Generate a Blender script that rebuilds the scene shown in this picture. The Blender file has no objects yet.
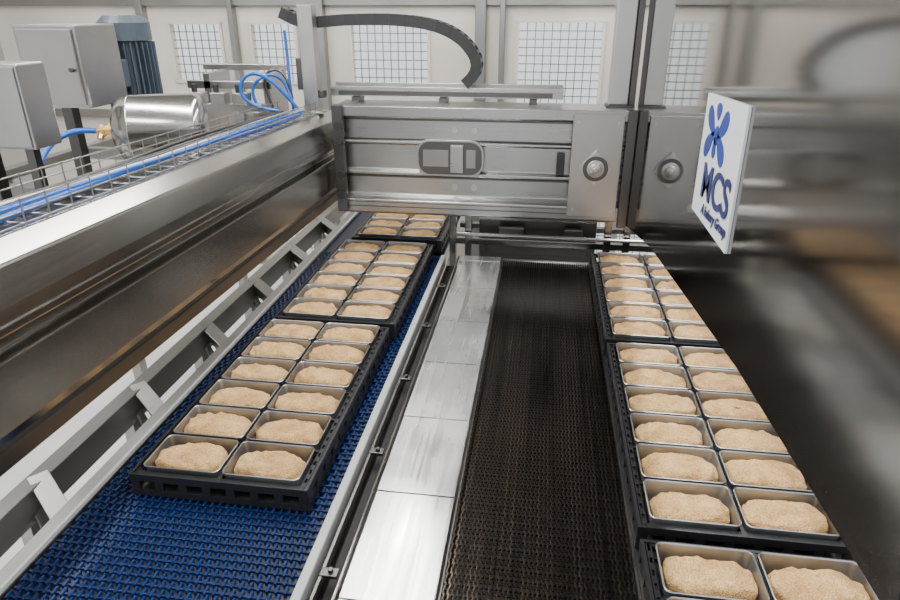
import bpy, bmesh, math, random
from mathutils import Vector, Matrix, noise
random.seed(7)
sc=bpy.context.scene
D=bpy.data

# ------------------------------------------------------------ materials
def newmat(name):
    m=D.materials.new(name); m.use_nodes=True
    nt=m.node_tree; b=nt.nodes['Principled BSDF']
    return m,nt,b
def N(nt,t,**k):
    n=nt.nodes.new(t)
    for a,v in k.items(): setattr(n,a,v)
    return n
def coords(nt,scale):
    tc=N(nt,'ShaderNodeTexCoord'); mp=N(nt,'ShaderNodeMapping')
    mp.inputs['Scale'].default_value=scale
    nt.links.new(tc.outputs['Object'],mp.inputs['Vector'])
    return mp.outputs['Vector']
def plain(name,col,rough=.5,metal=0.,nscale=8.,var=.12,bump=0.):
    m,nt,b=newmat(name)
    v=coords(nt,(1,1,1))
    no=N(nt,'ShaderNodeTexNoise'); no.inputs['Scale'].default_value=nscale; no.inputs['Detail'].default_value=4
    nt.links.new(v,no.inputs['Vector'])
    cr=N(nt,'ShaderNodeValToRGB')
    cr.color_ramp.elements[0].position=.3; cr.color_ramp.elements[1].position=.7
    cr.color_ramp.elements[0].color=tuple(c*(1-var) for c in col)+(1,)
    cr.color_ramp.elements[1].color=tuple(min(1,c*(1+var)) for c in col)+(1,)
    nt.links.new(no.outputs['Fac'],cr.inputs['Fac'])
    nt.links.new(cr.outputs['Color'],b.inputs['Base Color'])
    b.inputs['Roughness'].default_value=rough; b.inputs['Metallic'].default_value=metal
    if bump:
        bp=N(nt,'ShaderNodeBump'); bp.inputs['Strength'].default_value=bump; bp.inputs['Distance'].default_value=.005
        nt.links.new(no.outputs['Fac'],bp.inputs['Height']); nt.links.new(bp.outputs['Normal'],b.inputs['Normal'])
    return m
def steel(name,col=(.6,.59,.57),rough=.3,axis=0,rv=.06,streak=60,big=.10,bump=.0,metal=1.,streakcol=False):
    """brushed stainless: grain along 'axis' plus large soft smudges"""
    m,nt,b=newmat(name)
    s=[streak]*3; s[axis]=.5
    v=coords(nt,tuple(s))
    n1=N(nt,'ShaderNodeTexNoise'); n1.inputs['Scale'].default_value=2. if not streakcol else 1.; n1.inputs['Detail'].default_value=3
    nt.links.new(v,n1.inputs['Vector'])
    v2=coords(nt,(1,1,1))
    n2=N(nt,'ShaderNodeTexNoise'); n2.inputs['Scale'].default_value=2.3; n2.inputs['Detail'].default_value=4
    nt.links.new(v2,n2.inputs['Vector'])
    mr=N(nt,'ShaderNodeMapRange'); mr.inputs['From Min'].default_value=.3; mr.inputs['From Max'].default_value=.7
    mr.inputs['To Min'].default_value=max(.02,rough-rv); mr.inputs['To Max'].default_value=rough+rv
    ad=N(nt,'ShaderNodeMath',operation='ADD'); ml=N(nt,'ShaderNodeMath',operation='MULTIPLY'); ml.inputs[1].default_value=.5
    nt.links.new(n1.outputs['Fac'],ad.inputs[0]); nt.links.new(n2.outputs['Fac'],ad.inputs[1])
    nt.links.new(ad.outputs[0],ml.inputs[0]); nt.links.new(ml.outputs[0],mr.inputs['Value'])
    nt.links.new(mr.outputs['Result'],b.inputs['Roughness'])
    cr=N(nt,'ShaderNodeValToRGB')
    cr.color_ramp.elements[0].position=.3; cr.color_ramp.elements[1].position=.7
    cr.color_ramp.elements[0].color=tuple(c*(1-big) for c in col)+(1,)
    cr.color_ramp.elements[1].color=tuple(min(1,c*(1+big)) for c in col)+(1,)
    nt.links.new((n1 if streakcol else n2).outputs['Fac'],cr.inputs['Fac']); nt.links.new(cr.outputs['Color'],b.inputs['Base Color'])
    b.inputs['Metallic'].default_value=metal
    if bump:
        bp=N(nt,'ShaderNodeBump'); bp.inputs['Strength'].default_value=bump; bp.inputs['Distance'].default_value=.002
        nt.links.new(n1.outputs['Fac'],bp.inputs['Height']); nt.links.new(bp.outputs['Normal'],b.inputs['Normal'])
    return m
M={}
M['steel_x']=steel('stainless_brushed_x',(.44,.435,.42),axis=0,rough=.33)
M['steel_y']=steel('stainless_brushed_y',(.33,.322,.305),axis=1,rough=.22,rv=.03,big=.05)
M['steel_z']=steel('stainless_brushed_z',(.45,.44,.425),axis=2,rough=.35)
M['frame']=steel('frame_steel',(.33,.325,.31),axis=1,rough=.4)
M['beam_face']=steel('cross_beam_steel',(.42,.418,.405),axis=0,rough=.3)
M['plate']=steel('divider_plate_steel',(.68,.69,.68),axis=1,rough=.25,big=.22,rv=.15,streak=25,bump=.02)
M['mirror']=steel('hood_polished_steel',(.34,.33,.315),axis=2,rough=.06,rv=.03,bump=0,big=.1,streak=30)
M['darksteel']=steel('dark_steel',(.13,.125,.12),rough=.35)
M['tin']=steel('tin_pan_metal',(.38,.38,.375),rough=.36,axis=2,metal=.9,big=.25)
M['black']=plain('black_frame',(.014,.014,.016),.38)
M['rubber']=plain('black_plastic',(.02,.02,.022),.5)
M['blue']=plain('blue_modular_plastic',(.008,.026,.10),.22,nscale=40,var=.3)
M['bluebase']=plain('blue_belt_base',(.003,.008,.03),.45)
M['hose']=plain('blue_hose',(.010,.10,.42),.3)
M['brass']=plain('brass_fitting',(.75,.5,.18),.3,1.)
M['motor']=plain('motor_slate_paint',(.05,.07,.09),.45)
M['chain']=steel('wire_belt_steel',(.075,.06,.048),axis=1,rough=.22,big=.7,streak=45,streakcol=True,bump=0)
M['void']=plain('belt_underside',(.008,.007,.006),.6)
M['white']=plain('white_sign_plate',(.72,.74,.76),.4,var=.02)
M['navy']=plain('sign_blue',(.015,.045,.28),.4)
M['ink']=plain('sign_dark_text',(.02,.03,.12),.4)
M['wallp']=plain('wall_panel_paint',(.60,.56,.505),.42,.1,nscale=1.2,var=.14)
M['wallm']=plain('side_wall_paint',(.36,.34,.32),.6,0,nscale=1.)
M['ceil']=plain('ceiling_paint',(.42,.415,.41),.7,0,nscale=1.)
M['floor']=plain('floor_resin',(.72,.72,.72),.35,0,nscale=2.,var=.1)
M['guide']=plain('guide_rail_plastic',(.52,.53,.53),.3,0,var=.08)
M['alu']=steel('aluminium_profile',(.54,.535,.52),rough=.34,axis=1)
M['tank']=steel('polished_tank_steel',(.46,.45,.43),rough=.17,rv=.04,axis=0)
m,nt,b=newmat('lamp_tube'); b.inputs['Emission Color'].default_value=(1,.99,.97,1); b.inputs['Emission Strength'].default_value=13; M['lamp']=m
# hood panel: polished at the far end, a little duller towards the near and lower part
nt=M['mirror'].node_tree; b=nt.nodes['Principled BSDF']
tc=N(nt,'ShaderNodeTexCoord'); sx=N(nt,'ShaderNodeSeparateXYZ'); nt.links.new(tc.outputs['Object'],sx.inputs[0])
a1=N(nt,'ShaderNodeMapRange'); a1.inputs['From Min'].default_value=3.0; a1.inputs['From Max'].default_value=1.2; a1.inputs['To Min'].default_value=.03; a1.inputs['To Max'].default_value=.12
nt.links.new(sx.outputs['Y'],a1.inputs['Value'])
a2=N(nt,'ShaderNodeMapRange'); a2.inputs['From Min'].default_value=2.0; a2.inputs['From Max'].default_value=1.75; a2.inputs['To Min'].default_value=0.; a2.inputs['To Max'].default_value=.05
nt.links.new(sx.outputs['Z'],a2.inputs['Value'])
a3=N(nt,'ShaderNodeMath',operation='ADD'); nt.links.new(a1.outputs['Result'],a3.inputs[0]); nt.links.new(a2.outputs['Result'],a3.inputs[1])
nt.links.new(a3.outputs[0],b.inputs['Roughness'])
# dough
m,nt,b=newmat('seeded_dough'); M['dough']=m
v=coords(nt,(1,1,1))
n1=N(nt,'ShaderNodeTexNoise'); n1.inputs['Scale'].default_value=14; n1.inputs['Detail'].default_value=6
n2=N(nt,'ShaderNodeTexVoronoi'); n2.inputs['Scale'].default_value=230
n3=N(nt,'ShaderNodeTexNoise'); n3.inputs['Scale'].default_value=200; n3.inputs['Detail'].default_value=4
for n in (n1,n2,n3): nt.links.new(v,n.inputs['Vector'])
c1=N(nt,'ShaderNodeValToRGB'); e=c1.color_ramp.elements
e[0].position=.30; e[0].color=(.50,.295,.115,1); e[1].position=.7; e[1].color=(.76,.50,.235,1)
nt.links.new(n1.outputs['Fac'],c1.inputs['Fac'])
c2=N(nt,'ShaderNodeValToRGB'); e=c2.color_ramp.elements
e[0].position=.38; e[0].color=(.55,.47,.38,1); e[1].position=.6; e[1].color=(1.08,1.08,1.05,1)
nt.links.new(n3.outputs['Fac'],c2.inputs['Fac'])
mx=N(nt,'ShaderNodeMixRGB',blend_type='MULTIPLY'); mx.inputs['Fac'].default_value=.8
nt.links.new(c1.outputs['Color'],mx.inputs[1]); nt.links.new(c2.outputs['Color'],mx.inputs[2])
nt.links.new(mx.outputs['Color'],b.inputs['Base Color']); b.inputs['Roughness'].default_value=.85
bp=N(nt,'ShaderNodeBump'); bp.inputs['Strength'].default_value=.7; bp.inputs['Distance'].default_value=.005
nt.links.new(n2.outputs['Distance'],bp.inputs['Height']); nt.links.new(bp.outputs['Normal'],b.inputs['Normal'])

# ------------------------------------------------------------ helpers
def box(bm,x0,x1,y0,y1,z0,z1):
    vs=[bm.verts.new((x,y,z)) for x in (x0,x1) for y in (y0,y1) for z in (z0,z1)]
    for f in ((0,1,3,2),(4,6,7,5),(0,4,5,1),(2,3,7,6),(0,2,6,4),(1,5,7,3)):
        bm.faces.new([vs[i] for i in f])
def obox(bm,p,q,w,h,up=Vector((0,0,1))):
    p=Vector(p);q=Vector(q);d=(q-p).normalized(); s=d.cross(up)
    if s.length<1e-4: s=Vector((1,0,0))
    s.normalize(); u=s.cross(d)
    vs=[bm.verts.new(a+s*(w/2*i)+u*(h/2*j)) for a in (p,q) for i in (-1,1) for j in (-1,1)]
    for f in ((0,1,3,2),(4,6,7,5),(0,4,5,1),(2,3,7,6),(0,2,6,4),(1,5,7,3)):
        bm.faces.new([vs[i] for i in f])
def cyl(bm,p,q,r,n=20,r2=None):
    p=Vector(p);q=Vector(q);d=(q-p).normalized()
    s=d.orthogonal().normalized();u=d.cross(s); r2=r if r2 is None else r2
    A=[bm.verts.new(p+(s*math.cos(2*math.pi*i/n)+u*math.sin(2*math.pi*i/n))*r) for i in range(n)]
    B=[bm.verts.new(q+(s*math.cos(2*math.pi*i/n)+u*math.sin(2*math.pi*i/n))*r2) for i in range(n)]
    for i in range(n): bm.faces.new((A[i],A[(i+1)%n],B[(i+1)%n],B[i]))
    bm.faces.new(A[::-1]); bm.faces.new(B)
def lathe(bm,p,q,prof,n=40):
    p=Vector(p);q=Vector(q);d=(q-p).normalized(); s=d.orthogonal().normalized();u=d.cross(s)
    rings=[[bm.verts.new(p+d*t+(s*math.cos(2*math.pi*i/n)+u*math.sin(2*math.pi*i/n))*r) for i in range(n)] for t,r in prof]
    for a,b_ in zip(rings,rings[1:]):
        for i in range(n): bm.faces.new((a[i],a[(i+1)%n],b_[(i+1)%n],b_[i]))
    bm.faces.new(rings[0][::-1]); bm.faces.new(rings[-1])
def extrude(bm,prof,fn0,fn1):
    A=[bm.verts.new(fn0(*c)) for c in prof]; B=[bm.verts.new(fn1(*c)) for c in prof]
    n=len(prof)
    for i in range(n): bm.faces.new((A[i],A[(i+1)%n],B[(i+1)%n],B[i]))
    bm.faces.new(A[::-1]); bm.faces.new(B)
def mk(name,bm,mat,parent=None,bev=0.,smooth=False):
    bmesh.ops.recalc_face_normals(bm,faces=bm.faces)
    me=D.meshes.new(name); bm.to_mesh(me); bm.free()
    o=D.objects.new(name,me); sc.collection.objects.link(o)
    me.materials.append(M[mat])
    if smooth:
        for p in me.polygons: p.use_smooth=True
    if bev:
        md=o.modifiers.new('bevel','BEVEL'); md.width=bev; md.segments=2; md.limit_method='ANGLE'
    if parent: o.parent=parent
    return o
def empty(name,loc=(0,0,0)):
    o=D.objects.new(name,None); sc.collection.objects.link(o); o.empty_display_size=.1
    return o
def tube(name,pts,r,mat,parent=None):
    cu=D.curves.new(name,'CURVE'); cu.dimensions='3D'; cu.bevel_depth=r; cu.bevel_resolution=3; cu.resolution_u=8
    sp_=cu.splines.new('NURBS'); sp_.points.add(len(pts)-1)
    for i,p in enumerate(pts): sp_.points[i].co=(*p,1)
    sp_.use_endpoint_u=True; sp_.order_u=4 if len(pts)>3 else len(pts)
    o=D.objects.new(name,cu); sc.collection.objects.link(o); cu.materials.append(M[mat])
    if parent: o.parent=parent
    return o
B=bmesh.new

# ------------------------------------------------------------ room shell
YB=6.5
bm=B(); box(bm,-5.6,4.2,-1.5,9,-.1,0); mk('floor',bm,'floor')
bm=B(); box(bm,-5.6,4.2,-.5,YB+.1,4.6,4.7); mk('ceiling',bm,'ceil')
bm=B(); box(bm,-5.7,-5.6,-.5,YB+.1,0,4.7); mk('wall_left',bm,'wallm')
bm=B(); box(bm,4.2,4.3,-.5,YB+.1,0,4.7); mk('wall_right',bm,'wallm')
holes=[(-5.3,-4.75,1.9,2.45),(-3.7,-3.18,1.93,2.46),(-2.86,-2.42,1.93,2.46),(-1.86,-1.12,1.90,2.46),(-.27,.49,1.76,2.48),
       (1.15,1.9,1.76,2.48),(2.4,3.1,1.76,2.48),
       (-3.6,-3.0,.25,.95),(-2.75,-2.1,.1,.85),(.55,1.35,.1,.75),(1.7,2.4,.1,.75)]
bm=B()
xs=sorted({-5.6,4.2}|{h[0] for h in holes}|{h[1] for h in holes})
for a,b_ in zip(xs,xs[1:]):
    mid=(a+b_)/2; z=0
    for h in sorted([h for h in holes if h[0]<mid<h[1]],key=lambda h:h[2]):
        box(bm,a,b_,YB,YB+.08,z,h[2]); z=h[3]
    box(bm,a,b_,YB,YB+.08,z,4.6)
mk('wall_back',bm,'wallp')
for i,h in enumerate(holes):
    r=empty('window_%d'%(i+1))
    bm=B(); t=.022
    for (x0,x1,z0,z1) in ((h[0]-t,h[1]+t,h[3]-.005,h[3]+t),(h[0]-t,h[1]+t,h[2]-t,h[2]+.005),(h[0]-t,h[0]+.005,h[2],h[3]),(h[1]-.005,h[1]+t,h[2],h[3])):
        box(bm,x0,x1,YB-.02,YB+.0,z0,z1)
    mk('window_frame',bm,'wallp',r)
    bm=B(); n=max(2,round((h[1]-h[0])/.075)); 
    for k in range(1,n):
        x=h[0]+(h[1]-h[0])*k/n; box(bm,x-.0045,x+.0045,YB+.02,YB+.03,h[2]-.01,h[3]+.01)
    n=max(2,round((h[3]-h[2])/.075))
    for k in range(1,n):
        z=h[2]+(h[3]-h[2])*k/n; box(bm,h[0]-.01,h[1]+.01,YB+.03,YB+.04,z-.0045,z+.0045)
    mk('wire_grid',bm,'frame',r)
# wall posts / seams
bm=B()
for x,w in ((-3.95,.07),(-3.02,.05),(-2.16,.12),(-.62,.10),(-.42,.05),(.74,.12),(2.1,.1)):
    box(bm,x-w/2,x+w/2,YB-.10,YB,0,4.6)
box(bm,-5.6,4.2,YB-.06,YB,1.55,1.63); box(bm,-5.6,4.2,YB-.05,YB,2.62,2.70)
mk('trim_1',bm,'frame',bev=.006)
# ceiling lamps
for i,x in enumerate((-3.4,-1.2,1.2)):
    r=empty('ceiling_lamp' if i==0 else 'ceiling_lamp.%03d'%i)
    bm=B(); box(bm,x-.13,x+.13,.2,5.8,4.42,4.6); mk('housing',bm,'white',r)
    bm=B(); 
    for y in (.3,2.2,4.1): box(bm,x-.1,x+.1,y,y+1.6,4.40,4.425)
    mk('tube_diffuser',bm,'lamp',r)
    l=D.lights.new('lamp_light','AREA'); l.shape='RECTANGLE'; l.size=.25; l.size_y=5.2; l.energy=175; l.color=(1,.99,.97)
    o=D.objects.new('lamp_light',l); sc.collection.objects.link(o); o.location=(x,3.,4.38); o.parent=r

# ------------------------------------------------------------ trays of tins
def rrect(hx,hy,r,n=4):
    pts=[]
    for cx,cy,a0 in ((hx-r,hy-r,0),(-hx+r,hy-r,90),(-hx+r,-hy+r,180),(hx-r,-hy+r,270)):
        for i in range(n+1):
            a=math.radians(a0+90*i/n); pts.append((cx+r*math.cos(a),cy+r*math.sin(a)))
    return pts
def tin(bm,cx,cy,hx,hy):
    prev=None
    for d,z in ((-.016,.925),(0,1.012),(.003,1.014),(.0035,1.018),(.0005,1.0205),(-.0025,1.017),(-.018,.935)):
        ring=[bm.verts.new((cx+x,cy+y,z)) for x,y in rrect(hx+d,hy+d,.020+max(d,-.01))]
        if prev:
            n=len(ring)
            for i in range(n): bm.faces.new((prev[i],prev[(i+1)%n],ring[(i+1)%n],ring[i]))
        else: bm.faces.new(ring[::-1])
        prev=ring
    bm.faces.new(prev)
def loaf(bm,cx,cy,seed,hx,hy):
    rnd=random.Random(seed)
    a=.147*rnd.uniform(.94,1.02); b_=.079*rnd.uniform(.93,1.04); c=.050*rnd.uniform(.85,1.15); rot=rnd.uniform(-.03,.03)
    nu,nv=60,30; off=Vector((seed*3.7,seed*1.3,0)); rows=[]
    ox=rnd.uniform(-.004,.004); oy=rnd.uniform(-.006,.001)
    sg=lambda v,p:math.copysign(abs(v)**p,v)
    for j in range(1,nv):
        ph=-math.pi/2+math.pi*j/nv; row=[]
        for i in range(nu):
            th=2*math.pi*i/nu
            x=a*sg(math.cos(th),.72)*abs(math.cos(ph))**.52
            y=b_*sg(math.sin(th),.78)*abs(math.cos(ph))**.6
            z=c*sg(math.sin(ph),.8)
            P=Vector((x,y,z)); k=1+.08*noise.noise(P*11+off)+.05*noise.noise(P*38+off)
            P=Vector((P.x*k,P.y*k,P.z*k)); P.y*=1+.04*math.sin(x*22+seed)
            P.z+=.008*noise.noise(P*35+off)+.003*noise.noise(P*130+off)
            x,y=P.x*math.cos(rot)-P.y*math.sin(rot)+ox,P.x*math.sin(rot)+P.y*math.cos(rot)+oy
            z=max(.937,.973+P.z)
            ins=.004+.0165*max(0,min(1,(1.017-z)/.082))   # dough is held by the tin wall
            lx=hx-ins-.001; ly=hy-ins-.001
            x=max(-lx,min(lx,x)); y=max(-ly,min(ly,y))
            row.append(bm.verts.new((cx+x,cy+y,z)))
        rows.append(row)
    for r0,r1 in zip(rows,rows[1:]):
        for i in range(nu): bm.faces.new((r0[i],r0[(i+1)%nu],r1[(i+1)%nu],r1[i]))
    bm.faces.new(rows[0][::-1]); bm.faces.new(rows[-1])
TC=[0]
def tray(x0,y0):
    k=TC[0]; TC[0]+=1
    r=empty('bread_tin_tray' if k==0 else 'bread_tin_tray.%03d'%k)
    W,L=.70,1.34; X1=x0+W; Y1=y0+L
    bm=B()
    for z0,z1 in ((.902,.928),(.968,.998)):
        box(bm,x0,X1,y0,y0+.012,z0,z1); box(bm,x0,X1,Y1-.012,Y1,z0,z1)
        box(bm,x0,x0+.012,y0+.012,Y1-.012,z0,z1); box(bm,X1-.012,X1,y0+.012,Y1-.012,z0,z1)
    ny=13
    for i in range(ny+1):
        y=y0+.02+(L-.04)*i/ny
        box(bm,x0+.001,x0+.011,y-.014,y+.014,.928,.968); box(bm,X1-.011,X1-.001,y-.014,y+.014,.928,.968)
    for i in range(8):
        x=x0+.02+(W-.04)*i/7
        box(bm,x-.016,x+.016,y0+.001,y0+.011,.928,.968); box(bm,x-.016,x+.016,Y1-.011,Y1-.001,.928,.968)
    for xx in (x0+.016,X1-.034):   # perforated side ledges
        box(bm,xx,xx+.004,y0+.012,Y1-.012,.984,.994); box(bm,xx+.014,xx+.018,y0+.012,Y1-.012,.984,.994)
        y=y0+.02
        while y<Y1-.04: box(bm,xx+.004,xx+.014,y,y+.028,.984,.993); y+=.052
    box(bm,x0+W/2-.010,x0+W/2+.010,y0+.012,Y1-.012,.985,.997)
    px=(W-.07)/2; py=(L-.04)/6
    for i in range(7):
        y=y0+.020+py*i; box(bm,x0+.035,X1-.035,y-.006,y+.006,.985,.996)
    box(bm,x0+.012,X1-.012,y0+.012,Y1-.012,.902,.915)
    mk('carrier_frame',bm,'black',r)
    bm=B(); bl=B()
    for i in range(2):
        for j in range(6):
            cx=x0+.035+px*(i+.5); cy=y0+.020+py*(j+.5)
            tin(bm,cx,cy,px/2-.009,py/2-.009)
            loaf(bl,cx,cy,k*12+i*6+j+1,px/2-.009,py/2-.009)
    mk('tin_pans',bm,'tin',r,smooth=False)
    mk('dough_loaves',bl,'dough',r,smooth=True)
tray(-1.475,1.78); tray(-1.455,3.16); tray(-1.41,4.60)
tray(.395,.37); tray(.395,1.765); tray(.39,3.145)

# ------------------------------------------------------------ blue belt conveyor
r=empty('blue_belt_conveyor')
bm=B(); box(bm,-1.62,-.70,.9,6.1,.86,.884); mk('belt_bed',bm,'bluebase',r)
bm=B(); y=.95; k=0
while y<4.55:
    box(bm,-1.61,-.71,y,y+.006,.884,.8925)
    x=-1.605+(.015 if k%2 else 0)
    while x<-.72:
        if not (-1.44<x<-.80 and 1.85<y<4.4):
            box(bm,x,x+.008,y-.010,y+.020,.884,.9)
        x+=.030
    y+=.034; k+=1
mk('belt_modules',bm,'blue',r)
bm=B()
box(bm,-.698,-.664,.9,4.5,.80,.925)
mk('guide_rail',bm,'guide',r,bev=.006)
bm=B()
box(bm,-1.68,-1.625,.9,6.1,.76,.89); box(bm,-1.70,-1.62,.9,6.1,.89,.90)
box(bm,-1.98,-1.90,.7,6.1,.74,.88)
mk('side_frame',bm,'frame',r,bev=.004)
bm=B(); box(bm,-1.634,-1.622,.9,6.1,.90,.915); mk('edge_strip',bm,'guide',r)
bm=B()
for y in (1.75,2.45,3.15,3.85,4.55,5.3):
    obox(bm,(-1.94,y+.10,.885),(-1.66,y-.10,.80),.08,.012)
    obox(bm,(-1.94,y+.10,.84),(-1.66,y-.10,.72),.012,.10)
    obox(bm,(-1.94,y+.04,.80),(-1.66,y-.12,.50),.04,.03)
    box(bm,-1.76,-1.69,y-.15,y-.03,.72,.80)
    box(bm,-1.97,-1.91,y-.03,y+.03,0.,.74)
    box(bm,-1.68,-1.64,y-.16,y-.12,0.,.76)
box(bm,-1.97,-1.91,.9,6,.28,.33); box(bm,-1.68,-1.63,.9,6,.5,.54)
mk('legs_and_struts',bm,'frame',r,bev=.003)

# ------------------------------------------------------------ divider cover
r=empty('steel_divider_cover')
bm=B(); y=1.05
ys=[.9]
while ys[-1]<4.45: ys.append(min(ys[-1]+.50,4.5))
for q0,(y,y1) in enumerate(zip(ys,ys[1:])):
    vs=[(-.545,y+.0016,.9305),(-.252,y+.0016,.9305),(-.252,y1-.0016,.9265),(-.545,y1-.0016,.9265)]
    T=[bm.verts.new(c) for c in vs]; Bt=[bm.verts.new((c[0],c[1],c[2]-.004)) for c in vs]
    bm.faces.new(T); bm.faces.new(Bt[::-1])
    for q in range(4): bm.faces.new((T[q],Bt[q],Bt[(q+1)%4],T[(q+1)%4]))
    box(bm,-.545,-.54,y+.0008,y1-.0008,.86,.925); box(bm,-.255,-.25,y+.0008,y1-.0008,.86,.925)
mk('cover_plates',bm,'plate',r)
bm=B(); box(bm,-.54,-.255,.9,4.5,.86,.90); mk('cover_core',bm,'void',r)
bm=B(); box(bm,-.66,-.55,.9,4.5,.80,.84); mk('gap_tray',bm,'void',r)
bm=B()
cyl(bm,(-.565,.9,.915),(-.565,4.5,.915),.007,10); box(bm,-.645,-.635,.9,4.5,.84,.90)
mk('gap_rods',bm,'steel_y',r)
bm=B()
for y in (1.5,2.15,2.75,3.35,3.95):
    box(bm,-.645,-.585,y,y+.035,.89,.905); cyl(bm,(-.61,y+.018,.905),(-.61,y+.018,.918),.010,6)
mk('clamp_brackets',bm,'darksteel',r,bev=.002)
bm=B(); 
for y in (1.0,2.6,4.2): box(bm,-.58,-.5,y,y+.08,0,.80)
mk('support_legs',bm,'steel_z',r)

# ------------------------------------------------------------ wire link belt
r=empty('wire_link_conveyor')
bm=B(); box(bm,-.25,1.14,.3,4.6,.82,.85); mk('belt_bed',bm,'void',r)
bm=B(); y=.98; k=0; p=.0215
while y<4.55:
    box(bm,-.235,.385,y-.0015,y+.0015,.880,.883)
    x=-.235+(.0035 if k%2 else 0)
    while x<.378:
        obox(bm,(x,y-.003,.886),(x+.002,y+p+.003,.886),.0052,.008)
        x+=.0156
    y+=p; k+=1
mk('woven_links',bm,'chain',r)
bm=B(); box(bm,.39,1.12,.3,4.6,.86,.895); mk('tray_belt',bm,'void',r)
bm=B(); box(bm,-.25,-.238,.9,4.55,.86,.897); box(bm,.384,.392,.3,4.6,.85,.897); box(bm,1.13,1.17,.3,4.6,.8,.897)
mk('edge_rails',bm,'darksteel',r)
bm=B(); cyl(bm,(-.24,4.56,.86),(1.12,4.56,.86),.035,24); mk('end_roller',bm,'steel_x',r,smooth=True)
bm=B()
for x in (-.22,1.13):
    for y in (1.0,2.7,4.4): box(bm,x,x+.05,y,y+.05,0,.82)
mk('legs',bm,'steel_z',r)

# ------------------------------------------------------------ cross frame under gantry
r=empty('transfer_cross_frame')
bm=B()
box(bm,-.62,1.15,4.72,4.78,.94,.99); box(bm,-.62,1.15,5.0,5.05,.98,1.02)
cyl(bm,(-.6,4.66,1.04),(1.1,4.66,1.04),.014,12)
for x in (-.64,-.52,.52,.66): box(bm,x-.025,x+.025,4.70,4.78,0,1.34)
box(bm,-.46,.44,4.85,4.88,1.10,1.16)
mk('bars',bm,'steel_y',r,bev=.003)
bm=B(); box(bm,-.4,.4,4.9,5.3,.80,.93); box(bm,-.3,-.1,4.80,4.86,.99,1.06); box(bm,.2,.34,4.80,4.86,.99,1.06)
box(bm,-.46,.46,4.95,5.0,.5,1.3)
mk('drive_housings',bm,'darksteel',r,bev=.01)

# ------------------------------------------------------------ gantry cross beam
r=empty('gantry_cross_beam')
prof=[(4.24,2.02),(4.24,1.955),(4.255,1.945),(4.31,1.94),(4.31,1.80),(4.285,1.79),(4.285,1.775),(4.32,1.765),(4.32,1.60),(4.285,1.585),(4.285,1.565),(4.31,1.555),(4.31,1.43),(4.27,1.415),(4.24,1.40),(4.24,1.315),(4.26,1.30),(4.56,1.30),(4.56,2.02)]
bm=B(); extrude(bm,prof,lambda y,z:(-1.37,y,z),lambda y,z:(.57,y,z)); mk('profile',bm,'beam_face',r,bev=.004)
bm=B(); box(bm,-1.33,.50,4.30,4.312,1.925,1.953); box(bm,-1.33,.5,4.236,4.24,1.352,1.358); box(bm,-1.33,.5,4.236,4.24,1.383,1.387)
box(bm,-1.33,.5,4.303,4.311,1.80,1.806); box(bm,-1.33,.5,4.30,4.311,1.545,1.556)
mk('groove_shade_strips',bm,'darksteel',r)  # thin dark strips laid on the profile, standing in for groove shadows
def slotplate(bm,cx,cz,hx,hz,y0,y1,rr,n=6):
    pts=rrect(hx,hz,rr,n); extrude(bm,pts,lambda x,z:(cx+x,y0,cz+z),lambda x,z:(cx+x,y1,cz+z))
bm=B(); slotplate(bm,-.60,1.69,.225,.12,4.275,4.32,.085); mk('slot_bezel',bm,'beam_face',r,bev=.003)
bm=B(); slotplate(bm,-.60,1.69,.212,.108,4.272,4.277,.078); mk('slot_recess',bm,'darksteel',r)
bm=B(); box(bm,-.78,-.61,4.266,4.273,1.635,1.745); box(bm,-.49,-.43,4.266,4.273,1.63,1.75); mk('slot_inner',bm,'frame',r)
bm=B(); box(bm,-.595,-.51,4.25,4.272,1.60,1.78)
mk('slot_bar',bm,'beam_face',r,bev=.003)
bm=B(); box(bm,.185,.50,4.222,4.238,1.34,2.0); mk('bearing_plate',bm,'steel_z',r,bev=.004)
bm=B(); box(bm,-1.37,-1.30,4.2,4.24,1.32,2.03); box(bm,.515,.572,4.20,4.24,1.28,2.03); mk('end_plate',bm,'darksteel',r,bev=.004)
bm=B()
lathe(bm,(.345,4.225,1.665),(.345,4.1,1.665),[(0,.07),(.012,.07),(.014,.055),(.03,.055),(.032,.035),(.05,.032),(.052,.016),(.06,.014)])
dp=[(0,.15),(.035,.11),(.105,.035),(.12,0),(.105,-.035),(.035,-.11),(0,-.15),(-.035,-.11),(-.105,-.035),(-.12,0),(-.105,.035),(-.035,.11)]
extrude(bm,dp,lambda x,z:(.345+x*.8,4.222,1.665+z*.8),lambda x,z:(.345+x*.8,4.206,1.665+z*.8))
mk('flange_bearing',bm,'alu',r,bev=.002)
bm=B(); lathe(bm,(.345,4.2095,1.665),(.345,4.19,1.665),[(0,.080),(.0045,.080),(.0046,.075),(.0047,.06)]); mk('bearing_seal',bm,'darksteel',r)
bm=B()
for x in (.22,.465):
    for z in (1.39,1.95): cyl(bm,(x,4.224,z),(x,4.214,z),.010,6)
for dx,dz in ((0,.10),(0,-.10)): cyl(bm,(.345+dx,4.207,1.665+dz),(.345+dx,4.195,1.665+dz),.010,6)
for x in (-.57,-.44):
    for z in (1.87,1.49): cyl(bm,(x,4.312,z),(x,4.296,z),.020,16)
mk('bolts',bm,'alu',r)
bm=B(); box(bm,.10,.15,4.27,4.31,1.60,1.74); mk('limit_sensor',bm,'rubber',r,bev=.004)
bm=B()
for z in (1.44,1.58,1.80,1.9):
    cyl(bm,(-1.325,4.2,z),(-1.325,4.17,z),.026,16)
mk('guide_rollers',bm,'rubber',r)

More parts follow.
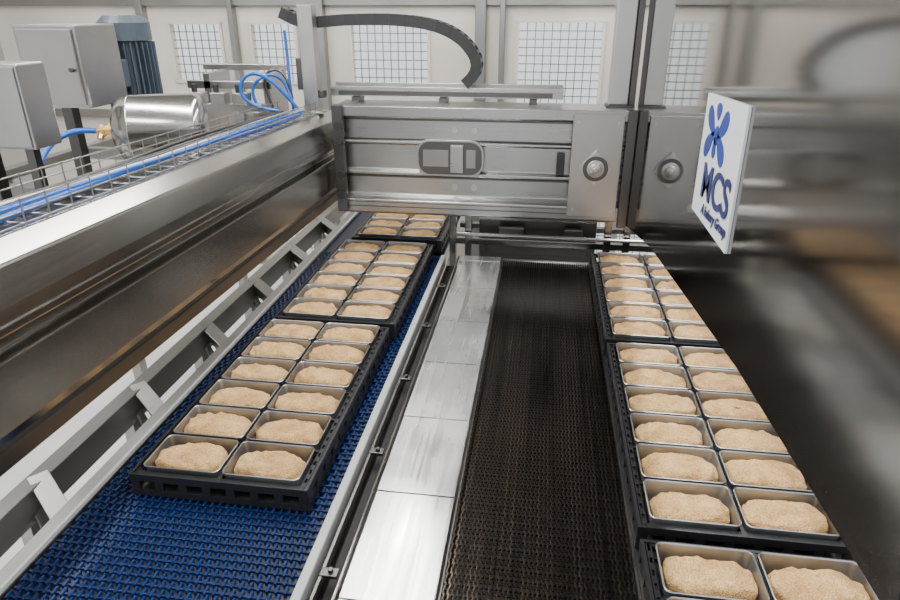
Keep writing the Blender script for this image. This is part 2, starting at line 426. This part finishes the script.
# upper carriage: rail + post
r=empty('gantry_top_rail')
bm=B(); box(bm,-1.46,.12,4.50,4.62,2.05,2.10); box(bm,-1.46,.12,4.49,4.50,2.09,2.115); box(bm,-1.46,.12,4.62,4.63,2.05,2.13); mk('cable_trough',bm,'steel_x',r,bev=.003)
bm=B()
for x in (-1.3,-.7,-.1): box(bm,x,x+.05,4.45,4.6,2.02,2.05)
box(bm,-1.4,.05,4.488,4.491,2.058,2.085)
mk('spacers',bm,'darksteel',r)
r=empty('gantry_post')
bm=B(); box(bm,.405,.53,4.42,4.53,2.03,4.6); mk('post_tube',bm,'alu',r,bev=.008)
bm=B(); box(bm,.532,.568,4.40,4.53,2.03,4.6); box(bm,.39,.568,4.38,4.55,2.02,2.032); mk('post_flange',bm,'darksteel',r)
r=empty('left_mast')
bm=B(); box(bm,-1.60,-1.50,4.35,4.44,1.95,2.62); box(bm,-1.63,-1.47,4.34,4.45,1.95,1.965); mk('mast_tube',bm,'steel_z',r,bev=.005)
bm=B(); box(bm,-1.50,-1.46,4.36,4.42,2.05,2.1);box(bm,-1.64,-1.6,4.36,4.42,2.1,2.3); mk('junction_box',bm,'darksteel',r,bev=.004)

# energy chain
r=empty('cable_drag_chain')
ctrl=[(-1.76,2.575),(-1.6,2.515),(-1.3,2.53),(-1.0,2.53),(-.75,2.50),(-.58,2.43),(-.48,2.33),(-.455,2.25),(-.48,2.19),(-.53,2.14)]
def cr_(p0,p1,p2,p3,t):
    return tuple(.5*((2*p1[i])+(-p0[i]+p2[i])*t+(2*p0[i]-5*p1[i]+4*p2[i]-p3[i])*t*t+(-p0[i]+3*p1[i]-3*p2[i]+p3[i])*t**3) for i in (0,1))
pts=[]
for i in range(len(ctrl)-1):
    p0=ctrl[max(0,i-1)];p3=ctrl[min(len(ctrl)-1,i+2)]
    for k in range(20): pts.append(cr_(p0,ctrl[i],ctrl[i+1],p3,k/20))
pts.append(ctrl[-1])
sel=[pts[0]];
for q in pts:
    if math.hypot(q[0]-sel[-1][0],q[1]-sel[-1][1])>.045: sel.append(q)
bm=B()
for i,(a,b_) in enumerate(zip(sel,sel[1:])):
    for yy in (4.48,4.60):
        obox(bm,(a[0],yy,a[1]),(b_[0]+(b_[0]-a[0])*.25,yy,b_[1]+(b_[1]-a[1])*.25),.012 if i%2 else .018,.07)
    m_=((a[0]+b_[0])/2,(a[1]+b_[1])/2); d=Vector((b_[0]-a[0],0,b_[1]-a[1])).normalized(); nrm=Vector((-d.z,0,d.x))
    c=Vector((m_[0],0,m_[1]))
    for s in (-.032,.032):
        q=c+nrm*s; obox(bm,(q.x,4.48,q.z),(q.x,4.60,q.z),.024,.005,up=nrm)
mk('chain_links',bm,'rubber',r)
tube('inner_cable',[(q[0],4.54,q[1]) for q in sel[::3]]+[(sel[-1][0],4.54,sel[-1][1])],.016,'rubber',r)

# ------------------------------------------------------------ left longitudinal beam
r=empty('longitudinal_gantry_beam')
Yn,Yf=.2,4.62
near=.065; far=-.04
prof=[(-1.78,1.98),(-1.50,1.98),(-1.43,1.93),(-1.40,1.83),(-1.40,1.755),(-1.45,1.745),(-1.45,1.70),(-1.40,1.69),(-1.40,1.50),(-1.42,1.46),(-1.60,1.46),(-1.78,1.50)]
bm=B(); extrude(bm,prof,lambda x,z:(x,Yn,z+near),lambda x,z:(x,Yf,z+far)); mk('beam_shell',bm,'steel_y',r,bev=.006)
bm=B(); obox(bm,(-1.45,Yn,1.41+near),(-1.45,Yf,1.41+far),.05,.06); mk('lower_rail',bm,'darksteel',r,bev=.004)
bm=B(); obox(bm,(-1.398,Yn,1.775+near),(-1.398,4.2,1.775+far+.02),.012,.012)
mk('edge_bead',bm,'steel_y',r)

# cable basket with hoses on top
r=empty('wire_cable_basket')
bm=B(); zt=lambda y:1.99+near+(far-near)*(y-Yn)/(Yf-Yn)
w=.0026
for x,dz in ((-1.50,0),(-1.50,.035),(-1.50,.07),(-1.60,0),(-1.70,0),(-1.76,0),(-1.76,.035),(-1.76,.07)):
    cyl(bm,(x,Yn,zt(Yn)+dz),(x,4.33,zt(4.33)+dz),w,6)
y=.5
while y<4.32:
    z=zt(y); cyl(bm,(-1.50,y,z-.008),(-1.50,y,z+.075),w,6); cyl(bm,(-1.76,y,z),(-1.76,y,z+.075),w,6); cyl(bm,(-1.50,y,z),(-1.76,y,z),w,6)
    y+=.105
mk('basket_wires',bm,'frame',r)
for i,(x,dz,rr,mt) in enumerate(((-1.57,.014,.010,'hose'),(-1.63,.016,.009,'hose'),(-1.68,.016,.010,'rubber'),(-1.55,.033,.006,'hose'),(-1.60,.035,.006,'guide'),(-1.71,.02,.008,'darksteel'))):
    ps=[(x+.02*math.sin(yy*2.1+i*2),yy,zt(yy)+dz+.006*math.sin(yy*3+i)) for yy in [.3+.35*k for k in range(12)]]
    tube('hose_%d'%(i+1),ps,rr,mt,r)

# ------------------------------------------------------------ left background equipment
r=empty('steel_air_tank')
bm=B(); R_=.185; L=.50
c=Vector((-2.12,3.45,1.985)); d=Vector((.93,.36,0)).normalized()
p0=c-d*L/2; 
prof=[(0,.02),(.004,.06),(.02,.115),(.045,.155),(.08,.177),(.11,R_),(.113,R_+.004),(.12,R_+.004),(.123,R_),(L-.05,R_),(L-.02,.175),(L-.002,.12),(L,.05)]
lathe(bm,p0,c+d*L/2,prof,48); mk('tank_shell',bm,'tank',r,smooth=True)
bm=B(); lathe(bm,p0+d*.01,p0-d*.1,[(0,.04),(.02,.04),(.021,.026),(.045,.026),(.046,.034),(.065,.034),(.067,.014),(.09,.014)],12)
cyl(bm,p0-d*.05,p0-d*.05+Vector((0,-.03,-.04)),.018,8)
mk('brass_valve',bm,'brass',r)
bm=B(); box(bm,-2.26,-2.21,3.35,3.5,1.72,1.83); box(bm,-2.04,-1.99,3.4,3.6,1.72,1.83); box(bm,-2.3,-1.95,3.33,3.62,1.67,1.72); mk('tank_saddle',bm,'steel_z',r)
q=p0-d*.08
tube('supply_hose',[tuple(q),tuple(q+Vector((-.06,-.03,.01))),tuple(q+Vector((-.13,-.10,-.0))),tuple(q+Vector((-.16,-.22,-.06))),tuple(q+Vector((-.12,-.36,-.14))),tuple(q+Vector((-.10,-.42,-.28)))],.016,'hose',r)

r=empty('machine_support_frame')
bm=B()
for y0,z in ((2.4,1.66),(3.3,1.66),(4.4,1.66)):
    box(bm,-3.4,-1.80,y0,y0+.07,z-.08,z)
box(bm,-1.9,-1.83,.8,5.5,1.46,1.54)
box(bm,-2.75,-2.68,1.8,5.5,1.60,1.67); box(bm,-3.4,-3.33,1.8,5.5,1.60,1.67)
for x in (-2.75,-3.4):
    for y0 in (2.0,3.6,5.3): box(bm,x,x+.07,y0,y0+.07,0,1.62)
obox(bm,(-2.9,2.9,1.62),(-1.9,4.3,1.62),.06,.05); obox(bm,(-2.2,2.3,1.58),(-2.6,3.4,1.62),.04,.04)
mk('frame_bars',bm,'frame',r,bev=.004)
r=empty('valve_manifold')
bm=B()
box(bm,-2.42,-1.82,4.15,4.21,1.98,2.03); box(bm,-2.42,-1.82,4.35,4.41,2.10,2.15); box(bm,-2.42,-1.8,4.6,4.66,2.2,2.24)
for x in (-2.30,-2.15,-2.0): box(bm,x,x+.1,4.12,4.2,2.03,2.10)
for x in (-2.3,-1.88): box(bm,x,x+.05,4.15,4.66,1.67,1.98); box(bm,x,x+.05,4.35,4.66,1.98,2.2)
mk('valve_blocks',bm,'steel_x',r,bev=.003)
bm=B()
for x in (-2.27,-2.12,-1.97): cyl(bm,(x,4.16,2.10),(x,4.16,2.15),.018,10)
box(bm,-2.40,-2.33,4.2,4.3,1.9,2.06); box(bm,-2.38,-2.35,4.2,4.3,1.67,1.9)
mk('valve_coils',bm,'rubber',r,bev=.003)

r=empty('control_cabinet')
bm=B(); box(bm,-2.80,-2.44,3.35,3.7,2.10,2.52); mk('cabinet_body',bm,'steel_z',r,bev=.008)
bm=B(); box(bm,-2.78,-2.46,3.335,3.35,2.12,2.50); mk('cabinet_door',bm,'steel_z',r,bev=.004)
bm=B(); cyl(bm,(-2.49,3.335,2.3),(-2.49,3.315,2.3),.012,12); box(bm,-2.66,-2.60,3.4,3.46,1.67,2.10); mk('lock_and_stand',bm,'darksteel',r)
r=empty('switch_box')
bm=B(); box(bm,-2.75,-2.16,2.55,2.72,2.04,2.39); mk('box_body',bm,'steel_z',r,bev=.008)
bm=B(); box(bm,-2.74,-2.17,2.54,2.55,2.05,2.38); mk('box_lid',bm,'steel_z',r,bev=.004)
bm=B(); box(bm,-2.26,-2.22,2.6,2.64,1.67,2.04); box(bm,-2.5,-2.44,2.6,2.66,1.67,2.04); mk('box_stand',bm,'darksteel',r)

r=empty('electric_gear_motor')
mc=Vector((-2.58,4.0,0))
bm=B(); lathe(bm,(mc.x,mc.y,1.96),(mc.x,mc.y,2.6),[(0,.10),(.0,.15),(.03,.15),(.03,.12),(.46,.12),(.46,.15),(.56,.15),(.60,.11)],32); mk('motor_core',bm,'motor',r)
bm=B()
for i in range(28):
    a=2*math.pi*i/28; d_=Vector((math.cos(a),math.sin(a),0))
    p_=mc+d_*.14; obox(bm,(p_.x,p_.y,2.0),(p_.x,p_.y,2.41),.04,.007,up=Vector((-d_.y,d_.x,0)))
mk('cooling_fins',bm,'motor',r)
bm=B(); box(bm,-2.66,-2.50,3.78,3.85,2.16,2.32); mk('terminal_box',bm,'motor',r,bev=.01)
bm=B(); box(bm,-2.72,-2.45,3.87,4.13,1.80,1.96); lathe(bm,(-2.58,3.87,1.88),(-2.58,3.7,1.88),[(0,.07),(.03,.07),(.031,.04),(.1,.04)],24); box(bm,-2.66,-2.50,3.9,4.1,1.67,1.80); mk('gearbox',bm,'steel_z',r,bev=.01)

# blue air hose loops
r=empty('pneumatic_hose_loop')
tube('loop_1',[(-1.70,4.15,1.99),(-1.90,4.1,2.02),(-1.95,4.1,2.15),(-1.86,4.12,2.24),(-1.74,4.15,2.2),(-1.66,4.2,2.08),(-1.60,4.22,2.0)],.012,'hose',r)
tube('loop_2',[(-1.85,4.2,1.99),(-1.92,4.2,2.1),(-1.84,4.2,2.2),(-1.72,4.25,2.22),(-1.68,4.3,2.12),(-1.64,4.25,2.0)],.010,'hose',r)
tube('loop_3',[(-1.80,4.3,1.99),(-1.88,4.3,2.18),(-1.76,4.3,2.27),(-1.68,4.3,2.2),(-1.66,4.3,2.05)],.009,'darksteel',r)
tube('riser',[(-1.66,4.3,1.97),(-1.68,4.31,2.15),(-1.67,4.32,2.3),(-1.68,4.32,2.47)],.010,'hose',r)

# ------------------------------------------------------------ right hood panel + sign
r=empty('stainless_guard_panel')
edge=[(4.30,1.28),(3.23,1.49),(1.68,1.68),(.86,1.735),(.1,1.77)]
prof=edge+[(.1,3.3),(4.30,3.3)]
bm=B(); extrude(bm,prof,lambda y,z:(.575,y,z),lambda y,z:(.60,y,z)); mk('panel_sheet',bm,'mirror',r)
bm=B()
for a,b_ in zip(edge,edge[1:]): obox(bm,(.60,a[0],a[1]+.012),(.60,b_[0],b_[1]+.012),.05,.02)
mk('folded_lip',bm,'darksteel',r)
bm=B(); box(bm,.60,.64,4.14,4.22,1.3,4.6); box(bm,.60,.64,.1,.18,1.8,4.6); mk('panel_hangers',bm,'steel_z',r)

r=empty('company_sign')
SX=.566; O=Vector((SX,2.455,1.92)); ex=Vector((0,-1,.04)).normalized(); ez=Vector((0,.04,1)).normalized(); Wd,Hd=.50,.41
nrm=Vector((-1,0,0))
def sp3(u,v,o=0): return O+ex*u+ez*v+nrm*o
bm=B(); extrude(bm,[(0,0),(Wd,-.02),(Wd,Hd),(0,Hd)],lambda u,v:sp3(u,v,-.008),lambda u,v:sp3(u,v,.0)); mk('sign_plate',bm,'white',r)
bm=B()
def blob(u0,v0,ang,l,w_,n=20):
    pts=[]
    for i in range(n):
        a=2*math.pi*i/n; x=l*math.cos(a); y=w_*math.sin(a)*(1+.45*math.cos(a))
        pts.append((u0+x*math.cos(ang)-y*math.sin(ang),v0+x*math.sin(ang)+y*math.cos(ang)))
    extrude(bm,pts,lambda u,v:sp3(u,v,.0005),lambda u,v:sp3(u,v,.002))
ec=(.19,.29)
for a in (36,144,216,324): 
    ar=math.radians(a); blob(ec[0]+.095*math.cos(ar),ec[1]+.060*math.sin(ar),ar,.068,.03)
blob(ec[0],ec[1]+.075,math.pi/2,.028,.03); blob(ec[0],ec[1]-.04,-math.pi/2,.035,.022); blob(ec[0],ec[1],0,.035,.03)
mk('emblem',bm,'navy',r)
rotm=Matrix((ex,ez,nrm)).transposed()
def text(name,s,u,v,size,mat,shear=0.,bold=0.,xs=1.):
    cu=D.curves.new(name,'FONT'); cu.body=s; cu.size=size; cu.extrude=.001; cu.offset=bold; cu.shear=shear
    o=D.objects.new(name,cu); sc.collection.objects.link(o)
    o.location=sp3(u,v,.003); o.rotation_euler=rotm.to_euler(); o.scale=(xs,1,1)
    cu.materials.append(M[mat]); o.parent=r
text('letters','MCS',.10,.075,.165,'ink',0,.003,1.15)
text('tagline','A bakery Group',.15,.022,.05,'ink',.3,.001)

# ------------------------------------------------------------ camera, world
f=650.;vx,vy=550.,8.
p=math.atan((300-vy)/f);psi=math.atan((vx-450)*math.cos(p)/f)
sp_,cp,ss,cs=math.sin(p),math.cos(p),math.sin(psi),math.cos(psi)
F=Vector((-ss*cp,cs*cp,-sp_));Rr=Vector((cs,ss,0));U=Vector((-ss*sp_,cs*sp_,cp))
cam=D.cameras.new('camera'); co=D.objects.new('camera',cam); sc.collection.objects.link(co)
mw=Matrix((Rr,U,-F)).transposed().to_4x4(); mw.translation=(0,0,2.6); co.matrix_world=mw
cam.sensor_width=36; cam.lens=f/900*36; cam.clip_start=.02
cam.dof.use_dof=True; cam.dof.focus_distance=3.2; cam.dof.aperture_fstop=9
sc.camera=co
w=D.worlds.new('world'); sc.world=w; w.use_nodes=True
nt=w.node_tree; bg=nt.nodes['Background']
tc=N(nt,'ShaderNodeTexCoord'); gr=N(nt,'ShaderNodeSeparateXYZ'); nt.links.new(tc.outputs['Generated'],gr.inputs[0])
cr=N(nt,'ShaderNodeValToRGB'); e=cr.color_ramp.elements
e[0].position=0.; e[0].color=(.30,.30,.29,1); e[1].position=.6; e[1].color=(.93,.96,1.,1)
mr=N(nt,'ShaderNodeMapRange'); mr.inputs['From Min'].default_value=-1; mr.inputs['From Max'].default_value=1
nt.links.new(gr.outputs['Z'],mr.inputs['Value']); nt.links.new(mr.outputs['Result'],cr.inputs['Fac']); nt.links.new(cr.outputs['Color'],bg.inputs['Color'])
bg.inputs['Strength'].default_value=1.6
